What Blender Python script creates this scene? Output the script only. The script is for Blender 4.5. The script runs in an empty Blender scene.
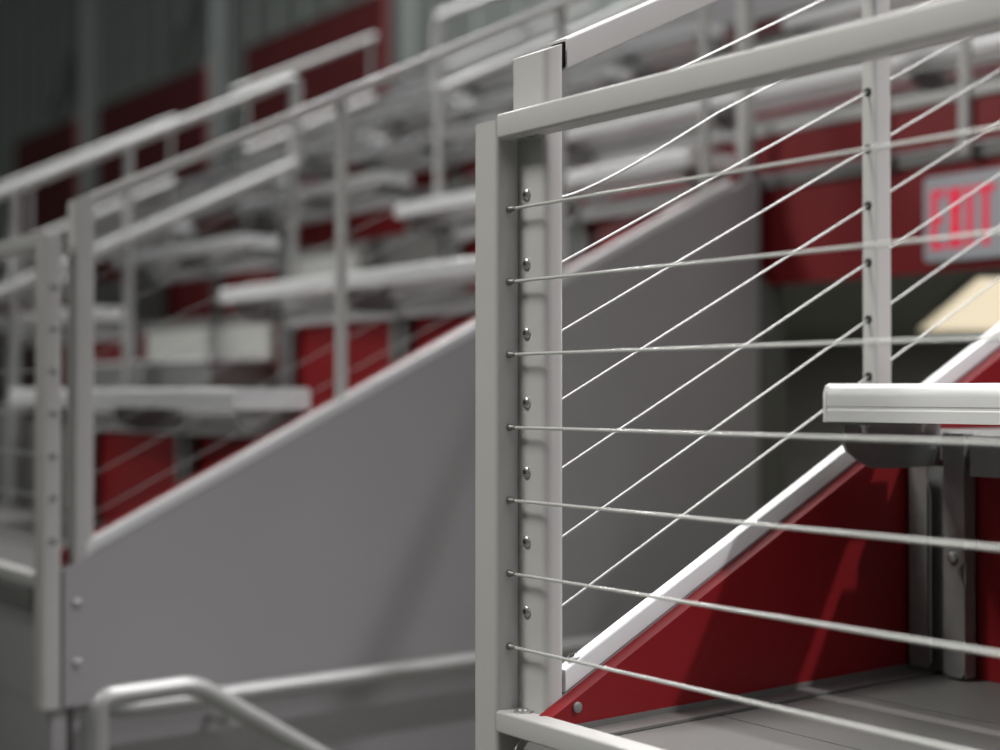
import bpy, bmesh, math
from mathutils import Vector, Matrix

C = bpy.context.scene.collection
RUN, RISE = 0.84, 0.407          # seating grid: row depth and row height
K = RISE / RUN                   # rake of the guardrails
WL = 1.80                        # face of the grey wall across the stairway
# axes: x = up the rake (away from the stairway mouth), y = along the rows, z = up

# ------------------------------------------------------------------ materials
def mat(name, col, rough=.5, metal=0., noise=0., nscale=30., bump=0., bscale=80., coat=0., emit=None, estr=0., stretch=None, spec=.5):
    m = bpy.data.materials.new(name); m.use_nodes = True
    nt = m.node_tree; b = nt.nodes['Principled BSDF']
    b.inputs['Base Color'].default_value = (*col, 1)
    b.inputs['Roughness'].default_value = rough
    b.inputs['Metallic'].default_value = metal
    b.inputs['Coat Weight'].default_value = coat
    b.inputs['Coat Roughness'].default_value = .15
    b.inputs['Specular IOR Level'].default_value = spec
    if emit:
        b.inputs['Emission Color'].default_value = (*emit, 1)
        b.inputs['Emission Strength'].default_value = estr
    tc = nt.nodes.new('ShaderNodeTexCoord')
    src = tc.outputs['Object']
    if stretch:
        mp = nt.nodes.new('ShaderNodeMapping'); mp.inputs['Scale'].default_value = stretch
        nt.links.new(src, mp.inputs['Vector']); src = mp.outputs['Vector']
    if noise:
        n = nt.nodes.new('ShaderNodeTexNoise'); n.inputs['Scale'].default_value = nscale; n.inputs['Detail'].default_value = 5
        nt.links.new(src, n.inputs['Vector'])
        r = nt.nodes.new('ShaderNodeMapRange')
        r.inputs['To Min'].default_value = 1 - noise; r.inputs['To Max'].default_value = 1 + noise
        nt.links.new(n.outputs['Fac'], r.inputs['Value'])
        mx = nt.nodes.new('ShaderNodeMix'); mx.data_type = 'RGBA'; mx.blend_type = 'MULTIPLY'
        mx.inputs['Factor'].default_value = 1
        mx.inputs[6].default_value = (*col, 1)
        nt.links.new(r.outputs['Result'], mx.inputs[7])
        nt.links.new(mx.outputs[2], b.inputs['Base Color'])
        r2 = nt.nodes.new('ShaderNodeMapRange')
        r2.inputs['To Min'].default_value = max(.05, rough - .08); r2.inputs['To Max'].default_value = rough + .08
        nt.links.new(n.outputs['Fac'], r2.inputs['Value']); nt.links.new(r2.outputs['Result'], b.inputs['Roughness'])
    if bump:
        n2 = nt.nodes.new('ShaderNodeTexNoise'); n2.inputs['Scale'].default_value = bscale; n2.inputs['Detail'].default_value = 3
        nt.links.new(src, n2.inputs['Vector'])
        bp = nt.nodes.new('ShaderNodeBump'); bp.inputs['Strength'].default_value = bump; bp.inputs['Distance'].default_value = .002
        nt.links.new(n2.outputs['Fac'], bp.inputs['Height']); nt.links.new(bp.outputs['Normal'], b.inputs['Normal'])
    return m

M = {
 'paint':  mat('grey_powder_coat', (.53, .52, .505), .42, 0, .03, 12, .12, 220),
 'cap':    mat('pale_cap_paint', (.80, .80, .80), .32, 0, .04, 20, .05, 150),
 'wall':   mat('grey_wall_paint', (.40, .39, .395), .55, 0, .05, 3, .08, 60),
 'dark':   mat('dark_concrete', (.15, .155, .14), .8, 0, .15, 4, .2, 30),
 'hall':   mat('hall_cladding', (.55, .595, .56), .75, 0, .10, 1.5),
 'col':    mat('hall_column_paint', (.27, .292, .278), .6, 0, .08, 2),
 'red':    mat('red_board', (.225, .0085, .012), .45, 0, .12, 5, .08, 40, coat=.05, spec=.3),
 'red_dim':   mat('red_board_dimmed', (.17, .028, .030), .6, 0, .1, 3),  # same red as the other boards, darkened because the parapets are lit less
 'alu':    mat('mill_aluminium', (.80, .80, .80), .36, .2, .06, 18, .05, 160, stretch=(60, 1, 60)),
 'galv':   mat('galvanised_steel', (.30, .305, .30), .45, .55, .18, 45, .1, 90),
 'deck':   mat('deck_aluminium', (.17, .166, .16), .45, .15, .12, 9, .15, 120, stretch=(12, 1, 12)),
 'steel':  mat('stainless_wire', (.74, .74, .71), .3, .4),
 'wire':   mat('dull_wire', (.40, .40, .385), .35, .3),
 'bolt':   mat('bolt_steel', (.55, .55, .54), .3, .8),
 'hole':   mat('dark_recess', (.02, .02, .02), .7),
 'pipe':   mat('galvanised_pipe', (.46, .46, .45), .38, .35, .06, 30),
 'sign':   mat('sign_housing', (.46, .47, .51), .4, 0, 0),
 'letter': mat('lit_letters', (.5, .01, .04), .4, 0, emit=(1.0, .03, .10), estr=.40),
 'lamp':   mat('lamp_diffuser', (.8, .76, .66), .5, 0, emit=(1.0, .86, .62), estr=.80),
 'step':   mat('step_paint', (.40, .397, .38), .55, 0, .05, 6),
}

# ------------------------------------------------------------------ mesh helpers
def rr(w, h, r=0., n=4):
    """outline of a (rounded) rectangle centred on 0"""
    if r <= 0: return [(-w/2, -h/2), (w/2, -h/2), (w/2, h/2), (-w/2, h/2)]
    pts = []
    for cx, cy, a0 in ((w/2-r, -h/2+r, -90), (w/2-r, h/2-r, 0), (-w/2+r, h/2-r, 90), (-w/2+r, -h/2+r, 180)):
        for i in range(n + 1):
            a = math.radians(a0 + 90 * i / n); pts.append((cx + r*math.cos(a), cy + r*math.sin(a)))
    return pts

class MB:
    def __init__(s): s.bm = bmesh.new(); s.mi = 0
    def face(s, vs):
        try:
            f = s.bm.faces.new(vs); f.material_index = s.mi; return f
        except ValueError: return None
    def prism(s, prof, p0, p1, u, v, hollow=None):
        """outline prof in (u, v) carried from p0 to p1; end planes stay in u-v"""
        p0, p1, u, v = Vector(p0), Vector(p1), Vector(u), Vector(v)
        def ring(p, pr): return [s.bm.verts.new(p + u*a + v*b) for a, b in pr]
        A, B = ring(p0, prof), ring(p1, prof); n = len(prof)
        for i in range(n): s.face([A[i], A[(i+1) % n], B[(i+1) % n], B[i]])
        if hollow is None:
            s.face(A[::-1]); s.face(B)
        else:
            a, b = ring(p0, hollow), ring(p1, hollow)
            for i in range(n):
                j = (i+1) % n
                s.face([a[j], a[i], b[i], b[j]]); s.face([A[j], A[i], a[i], a[j]]); s.face([B[i], B[j], b[j], b[i]])
        return s
    def box(s, a, b):
        (x0, y0, z0), (x1, y1, z1) = a, b
        return s.prism([(x0, z0), (x1, z0), (x1, z1), (x0, z1)], (0, y0, 0), (0, y1, 0), (1, 0, 0), (0, 0, 1))
    def rxz(s, prof, y0, y1):          # outline in x-z carried along y
        return s.prism(prof, (0, y0, 0), (0, y1, 0), (1, 0, 0), (0, 0, 1))
    def vert(s, x0, x1, y0, y1, z0, z1, r=.0, slope=0.):   # upright tube, optional raked top
        pr = rr(x1-x0, y1-y0, r); cx, cy = (x0+x1)/2, (y0+y1)/2
        A = [s.bm.verts.new((cx+a, cy+b, z0)) for a, b in pr]
        B = [s.bm.verts.new((cx+a, cy+b, z1 + slope*a)) for a, b in pr]; n = len(pr)
        for i in range(n): s.face([A[i], A[(i+1) % n], B[(i+1) % n], B[i]])
        s.face(A[::-1]); s.face(B); return s
    def tube(s, pts, rad, n=12, strands=0, twist=0.):
        pts = [Vector(p) for p in pts]; rings = []; up = None; dist = 0
        for i, p in enumerate(pts):
            t = (pts[min(i+1, len(pts)-1)] - pts[max(i-1, 0)]).normalized()
            if up is None:
                up = t.orthogonal().normalized()
                if abs(t.z) < .9: up = (Vector((0, 0, 1)) - t*t.z).normalized()
            up = (up - t*up.dot(t)).normalized(); sd = t.cross(up)
            if i: dist += (p - pts[i-1]).length
            rg = []
            for k in range(n):
                a = 2*math.pi*k/n
                q = rad if not strands else rad*(1 - .16*(1 - abs(math.cos(strands*(a)/2))))
                w = a + twist*dist
                rg.append(s.bm.verts.new(p + (up*math.cos(w) + sd*math.sin(w))*q))
            rings.append(rg)
        for A, B in zip(rings, rings[1:]):
            for k in range(n): s.face([A[k], A[(k+1) % n], B[(k+1) % n], B[k]])
        s.face(rings[0][::-1]); s.face(rings[-1]); return s
    def lathe(s, prof, o, ax, n=20):   # (distance along ax, radius)
        o, ax = Vector(o), Vector(ax).normalized(); u = ax.orthogonal().normalized(); v = ax.cross(u); rings = []
        for d, r in prof:
            rings.append([s.bm.verts.new(o + ax*d + (u*math.cos(2*math.pi*k/n) + v*math.sin(2*math.pi*k/n))*max(r, 1e-5)) for k in range(n)])
        for A, B in zip(rings, rings[1:]):
            for k in range(n): s.face([A[k], A[(k+1) % n], B[(k+1) % n], B[k]])
        s.face(rings[0][::-1]); s.face(rings[-1]); return s
    def build(s, name, m, parent=None, smooth=True, bevel=0., loc=None):
        ms = m if isinstance(m, (list, tuple)) else [m]
        bmesh.ops.recalc_face_normals(s.bm, faces=s.bm.faces)
        me = bpy.data.meshes.new(name); s.bm.to_mesh(me); s.bm.free()
        for q in ms: me.materials.append(M[q])
        o = bpy.data.objects.new(name, me); C.objects.link(o)
        if parent is not None:
            o.parent = parent
            o.matrix_parent_inverse = Matrix.Translation(-Vector(parent.location))
        if bevel:
            b = o.modifiers.new('edge', 'BEVEL'); b.width = bevel; b.segments = 2; b.limit_method = 'ANGLE'; b.angle_limit = math.radians(40)
        if smooth:
            for p in me.polygons: p.use_smooth = True
            try: me.set_sharp_from_angle(angle=math.radians(35))
            except Exception: pass
        return o

def thing(name, label, cat, loc=(0, 0, 0), group=None):
    o = bpy.data.objects.new(name, None); C.objects.link(o); o.location = loc
    o.empty_display_size = .1
    o['label'] = label; o['category'] = cat
    if group: o['group'] = group
    return o
def struct(o, label=None, cat=None):
    o['kind'] = 'structure'
    if label: o['label'] = label
    if cat: o['category'] = cat
    return o
def bent(pts, rad, n=7):
    """polyline with rounded corners"""
    P = [Vector(p) for p in pts]; out = [P[0]]
    for i in range(1, len(P)-1):
        a = (P[i-1]-P[i]).normalized(); b = (P[i+1]-P[i]).normalized()
        p0, p1 = P[i]+a*rad, P[i]+b*rad
        for k in range(n+1):
            t = k/n; out.append(p0*(1-t)**2 + P[i]*2*t*(1-t) + p1*t*t)
    out.append(P[-1]); return out
def line(p, q, step):
    p, q = Vector(p), Vector(q); n = max(1, int((q-p).length/step))
    return [p.lerp(q, i/n) for i in range(n+1)]

# ================================================================== THE SETTING
def tread(k, y0, y1, x0=None):
    """one row of decking: three planks with open joints, and a nosing at its front"""
    x0 = RUN*k if x0 is None else x0; z = RISE*k; b = MB(); x1 = RUN*(k+1) + .02; w = (x1-x0-.045)/3
    b.rxz([(x0-.012, z-.05), (x0+.045, z-.05), (x0+.045, z), (x0-.004, z), (x0-.012, z-.008)], y0, y1)
    for i in range(3):
        a = x0+.045+i*w
        b.box((a+.003, y0, z-.035), (a+w, y1, z-.001))
    struct(b.build('floor', 'deck', smooth=False), 'ribbed aluminium row decking', 'floor')
def riser(k, y0, y1):
    b = MB(); x = RUN*k
    b.box((x+.004, y0, RISE*(k-1)), (x+.022, y1, RISE*k-.045))
    n = max(1, int((y1-y0)/1.4))
    struct(b.build('riser_wall', 'red', smooth=False), 'dark red board riser between two rows', 'wall')

NR = 9
# near block
for k in (0, 1): tread(k, -2.6, -.075)
for k in (1, 2): riser(k, -2.6, -.075)
# blocks across the stairway
for k in range(NR):
    if k < 3: tread(k, WL+.055, 3.75)
    else: tread(k, -2.6, 3.75)
    tread(k, 5.1, 6.9); tread(k, 7.95, 15.5)
for k in range(1, NR):
    if k < 3: riser(k, WL+.055, 3.75)
    elif k > 3: riser(k, -2.6, 3.75)
    riser(k, 5.1, 6.9); riser(k, 7.95, 15.5)
# red fascia over the portal
b = MB(); b.box((2.525, -.05, .84), (2.56, WL+.06, RISE*3-.05))
struct(b.build('wall_portal', 'red', smooth=False), 'red fascia board above the portal opening', 'wall')
b = MB(); b.box((2.545, 1.86, .75), (2.56, 3.75, RISE*3-.045))
struct(b.build('riser_wall', 'red', smooth=False), 'dark red board riser between two rows', 'wall')
# stair aisles: rows at full depth, each with its riser
def aisle(y0, y1, n):
    for k in range(n):
        b = MB(); x0 = RUN*k
        b.box((x0, y0+.01, RISE*k-.05), (x0+RUN+.02, y1-.01, RISE*k-.002))
        if k: b.box((x0+.004, y0+.01, RISE*(k-1)), (x0+.02, y1-.01, RISE*k-.05))
        struct(b.build('floor', 'deck', smooth=False), 'landing of a stepped aisle', 'floor')
aisle(3.75, 5.1, NR); aisle(6.9, 7.95, NR)

# grey wall across the stairway (upper panel, lower wall) with pale cap and red board behind it
def zc(x): return .045 + K*x
b = MB()
b.rxz([(.055, -.29), (2.5, -.29), (2.5, zc(2.5)-.03), (.055, zc(.055)-.03)], WL, WL+.04)
w1 = b.build('wall_left', 'wall', smooth=False); struct(w1, 'tall grey painted side wall of the stairway', 'wall')
b = MB(); b.box((.09, WL+.03, -1.7), (2.5, WL+.10, -.285))
struct(b.build('wall_left_lower', 'wall', smooth=False), 'recessed grey wall under the side panel', 'wall')
b = MB(); b.prism(rr(.034, .032, .004), (.11, WL+.017, zc(.11)-.012), (2.36, WL+.017, zc(2.36)-.012), (0, 1, 0), (0, 0, 1))
struct(b.build('trim_1', 'cap'), 'pale metal cap along the top of the grey side wall', 'trim')
b = MB(); b.rxz([(.03, -.04), (2.5, -.04), (2.5, zc(2.5)+.004), (.03, zc(.03)+.004)], WL+.04, WL+.06)
struct(b.build('wall_left_board', 'red', smooth=False), 'red board on the seating side of the grey wall', 'wall')
for x, z in ((.088, -.042), (.088, -.187)):
    MB().lathe([(0, .011), (.004, .011), (.007, .006)], (x, WL, z), (0, -1, 0)).build('bolt', 'bolt', w1)
# near side: grey panel facing the stairway, cap, red board facing the seats
b = MB(); b.rxz([(.055, -.29), (2.5, -.29), (2.5, zc(2.5)-.03), (.055, zc(.055)-.03)], -.06, -.02)
struct(b.build('wall_right', 'wall', smooth=False), 'grey panel on the stairway side of the red board', 'wall')
b = MB(); b.prism(rr(.022, .031, .003), (.0735, -.0495, zc(.0735)-.0115), (2.5, -.0495, zc(2.5)-.0115), (0, 1, 0), (0, 0, 1))
struct(b.build('trim_2', 'cap'), 'bright pale metal cap running up along the red side board', 'trim')
b = MB(); b.rxz([(.012, -.04), (2.5, -.04), (2.5, zc(2.5)-.037), (.030, zc(.03)-.037), (.012, zc(.012)-.041)], -.074, -.0605)
b.prism([(-.074, -.0371), (-.0605, -.0371), (-.0605, -.0290)], (.026, 0, zc(.026)), (2.5, 0, zc(2.5)), (0, 1, 0), (0, 0, 1))
w2 = b.build('wall_right_board', 'red', smooth=False); struct(w2, 'red side board rising along the first rows', 'wall')
MB().lathe([(0, .0075), (.003, .0075), (.005, .004)], (.082, -.074, .035), (0, -1, 0)).build('bolt', 'galv', w2)
b = MB(); b.lathe([(0, .0095), (.003, .0095), (.005, .006)], (.098, -.048, zc(.098)+.004), (-K, 0, 1)); b.mi = 1
b.lathe([(.0055, .004), (.0066, .004)], (.098, -.048, zc(.098)+.004), (-K, 0, 1)); b.build('bolt', ['bolt', 'hole'], w2)
# angle strip where board meets floor
b = MB(); b.rxz([(.06, 0), (.835, 0), (.835, .004), (.06, .004)], -.118, -.0745); b.rxz([(.06, 0), (.835, 0), (.835, .012), (.06, .012)], -.0775, -.0745)
struct(b.build('trim_3', 'deck', smooth=False), 'thin metal angle at the foot of the red side board', 'trim')

# fronts of both seating decks below the first row
for nm, y0, y1 in (('wall_front_near', -2.6, -.03), ('wall_front_far', WL+.02, 16.)):
    b = MB(); b.box((.035, y0, -1.7), (.07, y1, -.055))
    for z in (-.30, -.62, -1.0): b.box((.030, y0, z-.004), (.036, y1, z+.004))
    w = b.build(nm, 'wall', smooth=False); struct(w, 'grey front panelling below the first row', 'wall')
    if 'far' in nm:
        for z in (-.087, -.197): MB().lathe([(0, .014), (.006, .014), (.009, .008)], (.035, 1.925, z), (-1, 0, 0)).build('bolt', 'galv', w)
# stairway: landing, steps down into the portal, concourse shell
b = MB(); b.box((-6, -6, -1.35), (.35, 16, -1.25)); struct(b.build('floor_landing', 'dark', smooth=False), 'dark concrete landing', 'floor')
for i in range(6):
    b = MB(); b.box((.35+.28*i, 0, -1.9), (.35+.28*(i+1), WL+.02, -1.25-.17*(i+1))); struct(b.build('stair_floor', 'dark', smooth=False), 'concrete stair tread', 'floor')
b = MB(); b.box((2.03, -4, -2.4), (13, 12, -2.27)); struct(b.build('floor_concourse', 'dark', smooth=False), 'concourse floor', 'floor')
b = MB(); b.box((2.575, -4, .86), (13, 12, .92)); struct(b.build('ceiling', 'dark', smooth=False), 'dark ceiling of the concourse under the seats', 'ceiling')
b = MB(); b.box((8.2, -4, -2.3), (8.3, 12, .86)); struct(b.build('wall_concourse', 'wall', smooth=False), 'grey concourse wall', 'wall')
b = MB(); b.box((2.50, WL-.01, -2.3), (2.62, WL+.12, .86)); struct(b.build('trim_4', 'dark', smooth=False), 'dark strip for the shadow streak at the portal corner', 'trim')  # dark upright stands in for a shadow streak at the wall end
b = MB(); b.box((2.50, -.07, -2.3), (2.62, .02, .86)); struct(b.build('trim_5', 'dark', smooth=False), 'dark jamb at the near portal corner', 'trim')
# back of the hall: red parapets behind the last row, columns, cladding
XR = RUN*NR
for y0, y1 in ((12.1, 15.5), (16.7, 20.6), (21.6, 24.6)):
    b = MB(); b.box((XR, y0, RISE*NR-.4), (XR+.06, y1, 5.03))
    b.mi = 1; b.box((XR-.01, y0, 5.03), (XR+.07, y1, 5.07))
    struct(b.build('parapet_wall', ['red_dim', 'col'], smooth=False), 'dark red parapet behind the last row', 'wall')
b = MB(); b.box((XR+.03, -3, RISE*(NR-1)), (XR+.09, 12.1, RISE*NR+.3)); struct(b.build('riser_wall', 'wall', smooth=False), 'grey wall behind the top row', 'wall')
for y in (14.1, 19.7, 25.3):
    b = MB(); z1 = 11.
    b.box((9.0, y-.16, 0), (9.05, y+.16, z1)); b.box((9.30, y-.16, 0), (9.35, y+.16, z1)); b.box((9.05, y-.03, 0), (9.30, y+.03, z1))
    b.prism([(0, 0), (.25, 0), (.25, .25), (0, .25)], (9.05, y+.1, 7.2), (9.05, y+1.6, 6.0), (1, 0, 0), (0, 0, 1))
    struct(b.build('hall_column', 'col', smooth=False), 'tall steel hall column at the back', 'column')
b = MB(); b.box((11.0, -14, -2), (11.2, 45, 14))
for i in range(60): b.box((10.96, -14+i, -2), (11.0, -13.93+i, 14))
struct(b.build('wall_back', 'hall', smooth=False), 'dark hall wall behind the seating', 'wall')

# ================================================================== AISLE STEPS
def step(k, y0, y1, label):
    t = thing('aisle_step', label, 'step', (RUN*k-.28, (y0+y1)/2, RISE*(k-1)), 'half steps in the aisles')
    x = RUN*k; z = RISE*(k-1)
    b = MB(); b.box((x-.29, y0, z), (x-.005, y1, z+.19)); b.build('box', 'galv', t, False, .004)
    b = MB(); b.box((x-.31, y0-.005, z+.19), (x-.002, y1+.005, z+.205)); b.build('tread', 'alu', t, False, .003)
    b = MB(); b.box((x-.012, y0, z+.206), (x+.0035, y1, z+RISE-.05)); b.build('upper_face', 'step', t, False, .002)
for k, w in ((2, 'second'), (3, 'third')):
    step(k, 4.46 if k == 3 else 3.78, 5.05, 'pale grey half step up to the %s raised row in the nearer stepped aisle' % w)

# ================================================================== BENCHES
ORD = ['first', 'second', 'third', 'fourth', 'fifth', 'sixth', 'seventh', 'eighth', 'ninth']
def seat_profile(x0, x1, z0, z1):
    r = .016; p = [(x0, z0), (x0+.02, z0), (x0+.02, z0+.004), (x1-.02, z0+.004), (x1-.02, z0), (x1, z0)]
    p += [(x1, z1-r)] + [(x1-r+r*math.cos(a), z1-r+r*math.sin(a)) for a in (.5, 1.0, 1.57)]
    n = 9
    for i in range(n):                         # shallow flutes across the seat
        a = x1-.03 - (x1-x0-.06)*i/(n-1)
        p += [(a+.004, z1), (a, z1-.0012), (a-.004, z1)]
    p += [(x0+r+r*math.cos(a), z1-r+r*math.sin(a)) for a in (1.57, 2.1, 2.7)]
    p += [(x0, z1-r-.004), (x0, z0+.024), (x0+.0016, z0+.022), (x0+.0016, z0+.019), (x0, z0+.017)]
    return p
def bracket(t, xb, zb, y, flip=1, fine=False):
    """support: cantilever plate under the seat, carried by a lipped channel on the riser; y = side towards the stairway"""
    th = .006; f = -flip                       # f: direction away from the stairway
    ya = y + .050*f
    b = MB()
    b.rxz([(xb+.030, zb+.422), (xb+.030, zb+.392), (xb+.038, zb+.378), (xb+.075, zb+.358), (xb+.10, zb+.349), (xb+.14, zb+.347), (xb+.275, zb+.347), (xb+.275, zb+.422)], ya-th/2, ya+th/2)
    y0, y1 = sorted((ya, ya+.045*f))
    b.box((xb+.030, y0, zb+.4185), (xb+.27, y1, zb+.4225))
    arm = b.build('arm', 'galv', None, False)
    b = MB()
    xr = xb + .295; xf = xr - .030
    def P(y0, y1, x0, x1, z0, z1):
        q0, q1 = sorted((y + f*y0, y + f*y1)); b.box((x0, q0, z0), (x1, q1, z1))
    P(0, .108, xr-.004, xr, zb+.004, zb+.345)              # back
    P(0, .004, xf, xr, zb+.004, zb+.35); P(.104, .108, xf, xr, zb+.004, zb+.39)
    P(0, .036, xf-.004, xf, zb+.012, zb+.35)                # lips
    q = [(0, .008), (.032, .004), (.040, .014), (.040, .155), (.026, .180), (.040, .194), (.040, .395), (.034, .402), (0, .402)]
    b.prism([(f*(.068+a), zb+c) for a, c in q], (xf-.004, y, 0), (xf, y, 0), (0, 1, 0), (0, 0, 1))
    P(.068, .108, xf-.004, xr, zb+.398, zb+.402)
    leg = b.build('bracket', 'galv', t, False)
    arm.parent = leg

    if fine:
        for dx in (.058, .20):
            MB().lathe([(0, .009), (.004, .009), (.0042, .005), (.014, .005)], (xb+dx, ya+.02*f, zb+.4185), (0, 0, -1), 6).build('bolt', 'bolt', leg)
        MB().lathe([(0, .009), (.006, .009), (.008, .005)], (xf-.004, y+f*.086, zb+.20), (-1, 0, 0), 8).build('bolt', 'bolt', leg)
        MB().tube([(xf-.006, y+f*.062, zb+.392), (xf-.012, y+f*.044, zb+.32), (xf-.004, y+f*.043, zb+.30), (xf-.004, y+f*.043, zb+.02)], .0016, 6).build('gusset_edge', 'bolt', leg)  # thin rod added for the light line along the gusset edge
    return leg
def bench(k, y0, y1, label, group, fine=False, near_end=0):
    zb = RISE*k; xb = RUN*k + .545
    t = thing('bench', label, 'bench', (xb+.12, (y0+y1)/2, zb), group)
    b = MB(); b.rxz(seat_profile(xb, xb+.230, zb+.424, zb+.482), y0+.004, y1-.004); b.build('seat', 'alu', t)
    for y, s in ((y0, 1), (y1, -1)):
        b = MB(); b.rxz([(xb-.001, zb+.423), (xb+.231, zb+.423), (xb+.231, zb+.468), (xb+.226, zb+.479), (xb+.216, zb+.483), (xb+.014, zb+.483), (xb+.004, zb+.479), (xb-.001, zb+.468)], y, y+.006*s)
        b.build('end_cap', 'alu', t)
    n = max(2, int(round((y1-y0)/1.1))+1)
    ins = .05
    for i in range(n):
        if fine: bracket(t, xb, zb, y1+.037 - (y1-y0-.2)*i/(n-1), 1, i == 0)
        else: bracket(t, xb, zb, y0-.004 + (y1-y0-.12)*i/(n-1), -1, False)
    yb0, yb1 = (y0+.05, y1-.09) if fine else (y0+.11, y1-.06)
    b = MB(); b.rxz([(xb+.250, zb+.334), (xb+.290, zb+.334), (xb+.290, zb+.400), (xb+.244, zb+.400), (xb+.244, zb+.394), (xb+.250, zb+.392)], yb0, yb1)
    b.build('rear_beam', 'alu' if not fine else 'galv', t, False)
    return t
bench(0, -2.4, -.12, 'silver bench end jutting out in front of the dark red side board', 'benches', True)
for k in range(0, 3):
    bench(k, WL+.075, 3.68, 'silver bench on the %s row of the block beside the grey stairway wall' % ORD[k], 'benches')
for k in range(3, 6):
    bench(k, -2.4, 3.68, 'long silver bench on the %s row, running on above the red portal fascia' % ORD[k], 'benches')
for k in range(0, 7):
    bench(k, 5.15, 6.82, 'silver bench on the %s row of the short block between the two stepped aisles' % ORD[k], 'benches')
for k in range(0, 9):
    bench(k, 8.02, 11.9, 'silver bench on the %s row of the block beyond the second stepped aisle' % ORD[k], 'benches')

# ================================================================== CABLE GUARDRAILS
CZ = [.115 + .1017*i for i in range(7)]          # heights of the level cables
RC = .0024
def rope(t, pts, step=None, fine=False, rad=RC, m='wire'):
    if fine:
        q = []
        for a, c in zip(pts, pts[1:]): q += line(a, c, .004)[(1 if q else 0):]
        return MB().tube(q, rad, 12, 6, 2*math.pi/.045).build('cable', 'steel', t)
    return MB().tube(pts, rad, 8).build('cable', m, t)

def level_guard(s, y0, length, label, fine):
    """level guardrail: runs from the corner post at y0 in direction s (-1 towards the camera)"""
    t = thing('level_guardrail', label, 'guardrail', (.02, y0, -.29))
    ya, yb = (y0, y0+.056) if s < 0 else (y0-.056, y0)
    b = MB()
    if s < 0:
        c = [(.0372, ya), (.0372, yb)] + [(.008-.008*math.sin(a), yb-.008+.008*math.cos(a)) for a in (0, .4, .8, 1.2, 1.5708)] + [(.008-.008*math.cos(a), ya+.008-.008*math.sin(a)) for a in (0, .4, .8, 1.2, 1.5708)]
        b.prism(c, (0, 0, -.29), (0, 0, .849), (1, 0, 0), (0, 1, 0))
    else: b.vert(0, .048, ya, yb, -.29, .849, .008)
    b.build('post', 'paint', t)
    ye = y0 + s*length
    b = MB(); b.prism(rr(.036, .036, .005), (.0185, y0, .839), (.0185, ye, .839), (1, 0, 0), (0, 0, 1)); top = b.build('top_rail', 'paint', t)
    b = MB(); b.prism(rr(.038, .030, .004), (.0180, y0, .013), (.0180, ye, .013), (1, 0, 0), (0, 0, 1)); bot = b.build('bottom_rail', 'paint', t)
    if fine:
        b = MB(); b.lathe([(0, .013), (.002, .013), (.003, .009), (.005, .008), (.006, .003)], (.024, y0-.028, .028), (0, 0, 1)); b.build('bolt', 'bolt', bot)
        b = MB(); b.lathe([(0, .010), (.006, .010), (.007, .005), (.012, .005)], (.026, y0-.045, -.002), (0, 0, -1), 6); b.build('bolt', 'bolt', bot)
        for dy in (.026, .045, .062):
            b = MB(); b.lathe([(0, .008), (.003, .008), (.004, .004)], (.026, y0-dy, .821), (0, 0, -1), 10); b.build('bolt', 'bolt', top)
    if fine: MB().tube(bent([(.03, y0-.03, -.004), (.012, y0-.03, -.012), (.004, y0-.028, -.05), (.02, y0-.026, -.07)], .012), .0016, 6).build('tie_wire', 'cap', t)
    b = MB(); b.vert(.008, .040, ye-.03 if s < 0 else ye, ye if s < 0 else ye+.03, -.29, .85, .006); b.build('post', 'paint', t)
    for d in (.12, .62, 1.12):
        if fine and d < length:
            b = MB(); yy = y0+s*d; b.vert(.006, .04, yy-.02, yy+.02, -.16, -.002, .005); b.build('stub_post', 'paint', t)
    for z in CZ:
        c = rope(t, [(.021, y0+s*.001, z), (.021, ye, z)], fine=fine)
        if s > 0: MB().lathe([(0, .009), (.004, .009), (.006, .005)], (.027, ya, z), (0, -1, 0), 12).build('anchor', 'galv', c)
        if fine:
            b = MB(); b.lathe([(0, .0052), (.003, .0052), (.006, .0034), (.014, .0032)], (.021, y0+s*.0005, z), (0, s, 0), 12); b.build('fitting', 'galv', c)
    return t
level_guard(-1, 0., 1.6, 'sharp grey level cable guardrail in front, joined to the tall riveted corner post', True)
level_guard(1, WL+.055, 2.4, 'level cable guardrail behind the slim front post at the low end of the grey wall', False)

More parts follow.
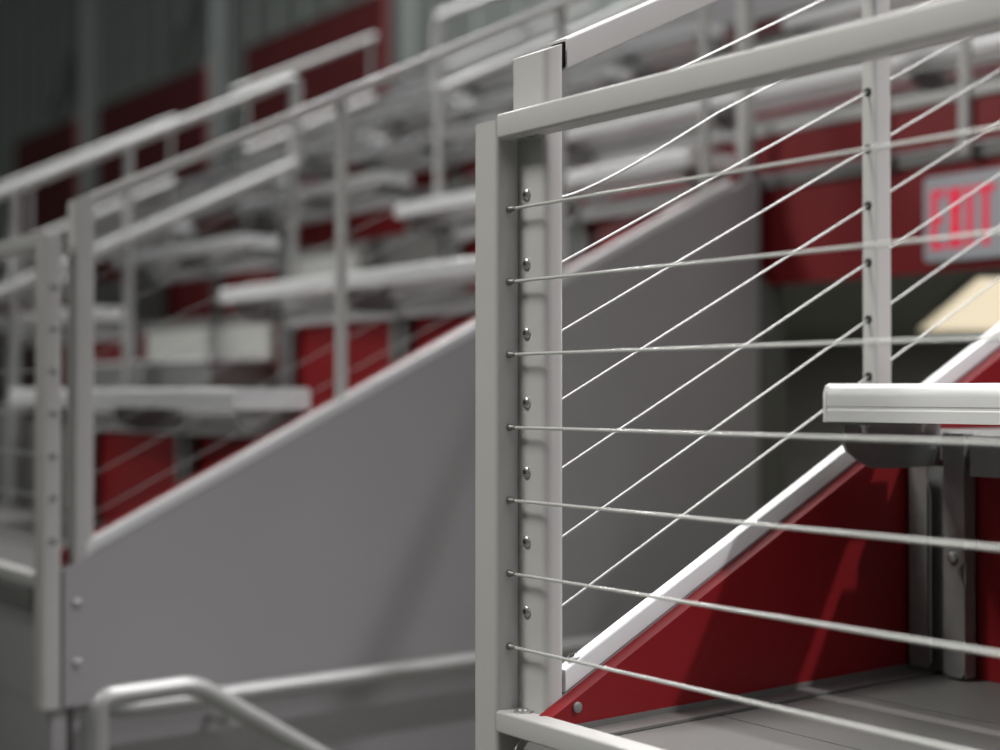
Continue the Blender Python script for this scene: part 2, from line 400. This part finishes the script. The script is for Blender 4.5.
def raked_guard(y0, y1, x0, posts, xe, label, fine, gauge=.1017):
    """guardrail that climbs with the rows; end post at x0"""
    t = thing('raked_guardrail', label, 'guardrail', (x0, (y0+y1)/2, 0))
    ym = y0 + .029
    def zr(x): return .941 + K*(x-x0)           # top of end post line
    b = MB(); b.vert(x0, x0+(.037 if fine else .050), y0, y1, -.29, zr(x0+.018)-.002, .013 if fine else .007, K*.9); post = b.build('end_post', 'paint', t)
    rx0, rx1 = x0+.043, xe
    b = MB(); h = .044 if fine else .030
    b.prism(rr(.040, h, .004), (rx0, y0+.024, zr(rx0)-.020), (rx1, y0+.024, zr(rx1)-.020), (0, 1, 0), (0, 0, 1), rr(.033, h-.007, .003))
    b.build('top_rail', 'paint', t)
    b = MB(); b.prism(rr(.026, .028), (x0+.034, y0+.024, zr(x0+.034)-.020), (rx0+.05, y0+.024, zr(rx0+.05)-.020), (0, 1, 0), (0, 0, 1)); b.build('rail_connector', 'hole', t, False)
    for x in posts:
        b = MB(); b.vert(x, x+(.042 if fine else .028), y0+.012, y0+(.044 if fine else .040), zc(x)-.12, zr(x+.02)-.036, .006); b.build('post', 'paint', t)
    for i in range(8):
        z0 = .151 + .0968*i
        def zz(x): return z0 + K*(x-x0-.018)
        pts = [(x0+.01, ym, zz(x0+.01)), (xe, ym, zz(xe))]
        if fine and i == 6:                      # this rope sags where it leaves the post
            pts = [(x0+.01, ym, zz(x0)+.014)] + [(x0+.037+d, ym, zz(x0+.037+d)+.003*(1-d/.33)-.014*math.sin(math.pi*(d/.33)**.6)) for d in [.33*i/24 for i in range(25)]] + [(xe, ym, zz(xe))]
        c = rope(t, pts, fine=False, rad=.0019 if fine else .0011, m='wire' if fine else 'galv')
        if fine and i < 7:
            b = MB(); b.lathe([(0, .0085), (.0015, .0085), (.003, .0075), (.0042, .0052), (.0042, .0038)], (x0, ym+.012, zz(x0)+.022), (-1, 0, 0), 18); b.mi = 1
            b.lathe([(.0030, .0036), (.0046, .0036)], (x0, ym+.012, zz(x0)+.022), (-1, 0, 0), 6); b.build('anchor', ['bolt', 'hole'], c)
            for x in posts:
                b = MB(); b.lathe([(0, .0075), (.0035, .0065), (.004, .003)], (x+.0005, ym, zz(x)), (-1, 0, 0), 12); b.build('grommet', 'hole', c)
    return t
raked_guard(-.060, .020, .0376, [.768, 1.62, 2.385], 2.43, 'grey cable guardrail climbing beside the red side board, with the tall riveted end post', True)
raked_guard(WL+.002, WL+.058, .080, [.83, 1.62, 2.25], 2.42, 'blurred cable guardrail climbing along the cap of the grey wall across the stairway', False)

# portal guard above the red fascia
t = thing('portal_guardrail', 'grey guardrail with upright posts standing above the red portal fascia', 'guardrail', (2.46, .9, RISE*3))
XG = 2.475
for y, h in ((1.84, .024), (1.26, .016), (.96, .016), (-.9, .022)):
    b = MB(); b.vert(XG-h, XG+h, y-h, y+h, RISE*3-.04 if y < 1.5 else .2, 2.61, .006); b.build('post', 'paint', t)
b = MB(); b.prism(rr(.05, .05, .006), (XG, 1.865, 2.62), (XG, -2.4, 2.62), (1, 0, 0), (0, 0, 1)); b.build('top_rail', 'paint', t)
b = MB(); b.prism(rr(.03, .037, .004), (XG+.02, 1.865, 1.366), (XG+.02, -2.4, 1.366), (1, 0, 0), (0, 0, 1)); b.build('toe_rail', 'paint', t)
b = MB(); b.box((XG+.016, -2.4, 1.223), (XG+.028, 1.86, 1.347)); b.build('kick_board', 'red', t, False)
for i in range(11): MB().tube([(XG, 1.86, 1.46+.1*i), (XG, -2.4, 1.46+.1*i)], .0022, 6).build('cable', 'steel', t)

# ================================================================== PIPE HANDRAILS
def handrail(y, x0, x1, zt, label, posts, up=.92, mid=.50, rad=.024, end=True):
    """aisle handrail: bent top pipe, lower pipe, posts standing on the aisle rows"""
    t = thing('pipe_handrail', label, 'handrail', (x0, y, K*x0), 'aisle handrails')
    def z(x, h): return zt + K*(x-x0) + h
    top = bent([(x0, y, z(x0, mid)), (x0, y, z(x0, up)), (x1, y, z(x1, up)), (x1, y, z(x1, mid))], .06) if end else [(x0-.1, y, z(x0-.1, up)), (x1+.02, y, z(x1+.02, up))]
    MB().tube(top, rad, 14).build('top_pipe', 'pipe', t)
    MB().tube([(x0, y, z(x0, mid)), (x1, y, z(x1, mid))], rad*1.35, 14).build('lower_pipe', 'pipe', t)
    for x in posts:
        k = math.floor(x/RUN); MB().tube([(x, y, RISE*k), (x, y, z(x, up)-.01)], rad*(.95 if end else .6), 12).build('post', 'pipe', t)
        MB().lathe([(0, .055), (.008, .055), (.012, .03)], (x, y, RISE*k-.002), (0, 0, 1), 16).build('base_plate', 'pipe', t)
    return t
handrail(4.40, .30, 2.14, K*.30+.02, 'pipe handrail low in the nearer stepped aisle, its rounded top end near the columns', (.32, .80, 1.30, 2.12), .915, .50)
handrail(4.40, 2.94, 4.90, K*2.94, 'pipe handrail higher in the nearer aisle, catching bright light on its lower pipe', (2.96, 3.52, 4.88), .95, .57)
handrail(7.40, .9, 2.87, K*.9, 'lowest pipe handrail in the farther stepped aisle', (.92, 1.9, 2.85), .92, .5, end=False)
handrail(7.40, 3.40, 4.45, K*3.4, 'middle pipe handrail in the farther aisle, crossing a red parapet panel', (3.42, 4.43), .95, .5, end=False)
handrail(7.40, 5.1, 6.6, K*5.1, 'highest pipe handrail in the farther stepped aisle', (5.12, 6.58), .92, .5, end=False)

# handrails in the stairway
t = thing('stair_handrail', 'bent pipe handrail rising from the stairway floor and sloping down the steps', 'handrail', (.02, 1.5, -1.25))
MB().tube(bent([(.022, 1.5, -1.25), (.022, 1.5, -.212), (.255, 1.5, -.210), (1.35, 1.5, -.92)], .04, 9), .0225, 18).build('pipe', 'pipe', t)
MB().tube([(1.30, 1.5, -2.1), (1.30, 1.5, -.90)], .0215, 14).build('post', 'pipe', t)
MB().lathe([(0, .06), (.01, .06), (.012, .03)], (.022, 1.5, -1.25), (0, 0, 1)).build('base_plate', 'pipe', t)
t = thing('wall_handrail', 'straight pipe handrail fixed level along the grey stairway wall', 'handrail', (.2, WL, -.3))
MB().tube(bent([(.16, WL+.02, -.295), (.16, WL-.075, -.295), (2.3, WL-.075, -.300), (2.3, WL+.02, -.300)], .05, 6), .0245, 18).build('pipe', 'pipe', t)
for x in (.45, 1.45, 2.2):
    MB().tube(bent([(x, WL-.075, -.31), (x, WL-.075, -.37), (x, WL+.03, -.37)], .03, 5), .009, 10).build('bracket', 'pipe', t)

# ================================================================== EXIT SIGN, LAMP
t = thing('exit_sign', 'pale exit sign with glowing red letters on the red portal fascia', 'sign', (2.5, 1.0, .87))
XS = 2.498
b = MB(); b.prism(rr(.315, .262, .018), (2.5245, .968, .998), (XS, .968, .998), (0, 1, 0), (0, 0, 1)); b.build('housing', 'sign', t, True, .004)
def letter(boxes, polys=()):
    b = MB()
    for y0, y1, z0, z1 in boxes: b.box((XS-.003, y1, z0), (XS+.001, y0, z1))
    for q in polys: b.prism(q, (XS-.003, 0, 0), (XS+.001, 0, 0), (0, 1, 0), (0, 0, 1))
    b.build('letter', 'letter', t, False)
zl, zh = .906, 1.086; s = .021
y = 1.096                                             # reads towards -y
letter([(y, y-s, zl, zh), (y-s, y-.047, zh-s, zh), (y-s, y-.040, (zl+zh-s)/2, (zl+zh+s)/2), (y-s, y-.047, zl, zl+s)])
y = 1.036
letter([], [[(y, zl), (y-s*1.1, zl), (y-.052, zh), (y-.052+s*1.1, zh)], [(y, zh), (y-s*1.1, zh), (y-.052, zl), (y-.052+s*1.1, zl)]])
y = .971
letter([(y, y-s, zl, zh)])
y = .937
letter([(y, y-.062, zh-s, zh), (y-.031+s/2, y-.031-s/2, zl, zh-s)])

t = thing('ceiling_light', 'long cream lit panel in the dark ceiling below the exit sign', 'light', (4.6, 2.4, .86))
P = [(2.85, 1.17), (5.926, 3.666), (6.75, 3.10), (3.67, .60)]
def quad(b, z0, z1, g=0.):
    c = Vector((sum(p[0] for p in P)/4, sum(p[1] for p in P)/4))
    q = [Vector(p) + (Vector(p)-c).normalized()*g for p in P]
    A = [b.bm.verts.new((p.x, p.y, z0)) for p in q]; B = [b.bm.verts.new((p.x, p.y, z1)) for p in q]
    for i in range(4): b.face([A[i], A[(i+1) % 4], B[(i+1) % 4], B[i]])
    b.face(A[::-1]); b.face(B); return b
quad(MB(), .835, .855, 0.).build('diffuser', 'lamp', t, False)
quad(MB(), .842, .861, .04).build('frame', 'col', t, False)

# ================================================================== LIGHT
def look(o, target):
    d = Vector(target) - o.location; o.rotation_euler = d.to_track_quat('-Z', 'Y').to_euler()
def spot(name, loc, tgt, power, deg, blend, rad, col=(1, 1, 1)):
    l = bpy.data.lights.new(name, 'SPOT'); l.energy = power; l.spot_size = math.radians(deg); l.spot_blend = blend
    l.shadow_soft_size = rad; l.color = col
    o = bpy.data.objects.new(name, l); C.objects.link(o); o.location = loc; look(o, tgt); return o
def area(name, loc, tgt, power, sx, sy, col=(1, 1, 1)):
    l = bpy.data.lights.new(name, 'AREA'); l.shape = 'RECTANGLE'; l.size = sx; l.size_y = sy; l.energy = power; l.color = col
    o = bpy.data.objects.new(name, l); C.objects.link(o); o.location = loc; look(o, tgt); return o
D = Vector((.43, -.45, .78)).normalized()
T0 = Vector((1.0, .2, .3))
spot('arena_spotlight', T0 + D*13, (1.0, -.9, .4), 4600, 25, 1., .20, (1, .97, 1))
spot('arena_lamp_bank', (-5.4, 1.9, 8.2), (.9, -1.2, .4), 4300, 34, 1., 1.7, (1, 1, .95))
area('arena_side_fill', (.9, -9, 6.2), (.9, 0, .3), 260, 9, 5, (1, .97, 1))  # unseen soft fill, added to lift post faces turned along the rows
area('arena_roof_lamps', (5, 4, 14), (4, 4, 0), 2300, 8, 8, (1, 1, 1))
spot('arena_far_lamp', (4.4, 10.8, 8.3), (1.0, -.7, .4), 5200, 12, 1., .5)
spot('lower_bowl_fill', (-8, 5.2, 3.4), (2.0, 4.2, .9), 1200, 26, 1., .5, (1, 1, .97))  # unseen low spot, added to brighten the risers across the stairway
spot('upper_bowl_fill', (-8, 6.5, 6.2), (2.9, 2.0, 1.6), 1700, 34, 1., 1., (1, 1, .98))  # unseen spot, added to boost the fronts of the higher benches
area('concourse_fill', (4.6, 2.4, .80), (4.6, 2.4, -1), 150, 1.2, 1.2, (1, .96, .86))  # extra light added under the lit panel to brighten the concourse
w = bpy.data.worlds.new('hall'); bpy.context.scene.world = w; w.use_nodes = True
bg = w.node_tree.nodes['Background']; bg.inputs['Color'].default_value = (.86, .93, .90, 1); bg.inputs['Strength'].default_value = .032

# ================================================================== CAMERA
cam = bpy.data.cameras.new('camera'); cam.sensor_width = 36; cam.lens = 36*1.431
cam.clip_start = .02
co = bpy.data.objects.new('camera', cam); C.objects.link(co)
O = (-.0042, 1.9875); rx, ry = .796, .6055
co.location = (-(O[0]*rx + O[1]*ry), -(-O[0]*ry + O[1]*rx), .468)
pitch = math.atan(18/1431)
fw = Vector((.6055*math.cos(pitch), .796*math.cos(pitch), math.sin(pitch)))
co.rotation_euler = fw.to_track_quat('-Z', 'Y').to_euler()
cam.dof.use_dof = True; cam.dof.focus_distance = 2.0; cam.dof.aperture_fstop = 1.7
bpy.context.scene.camera = co
vs = bpy.context.scene.view_settings
vs.view_transform = 'Standard'; vs.look = 'None'; vs.gamma = 1; vs.exposure = 0; vs.use_curve_mapping = False
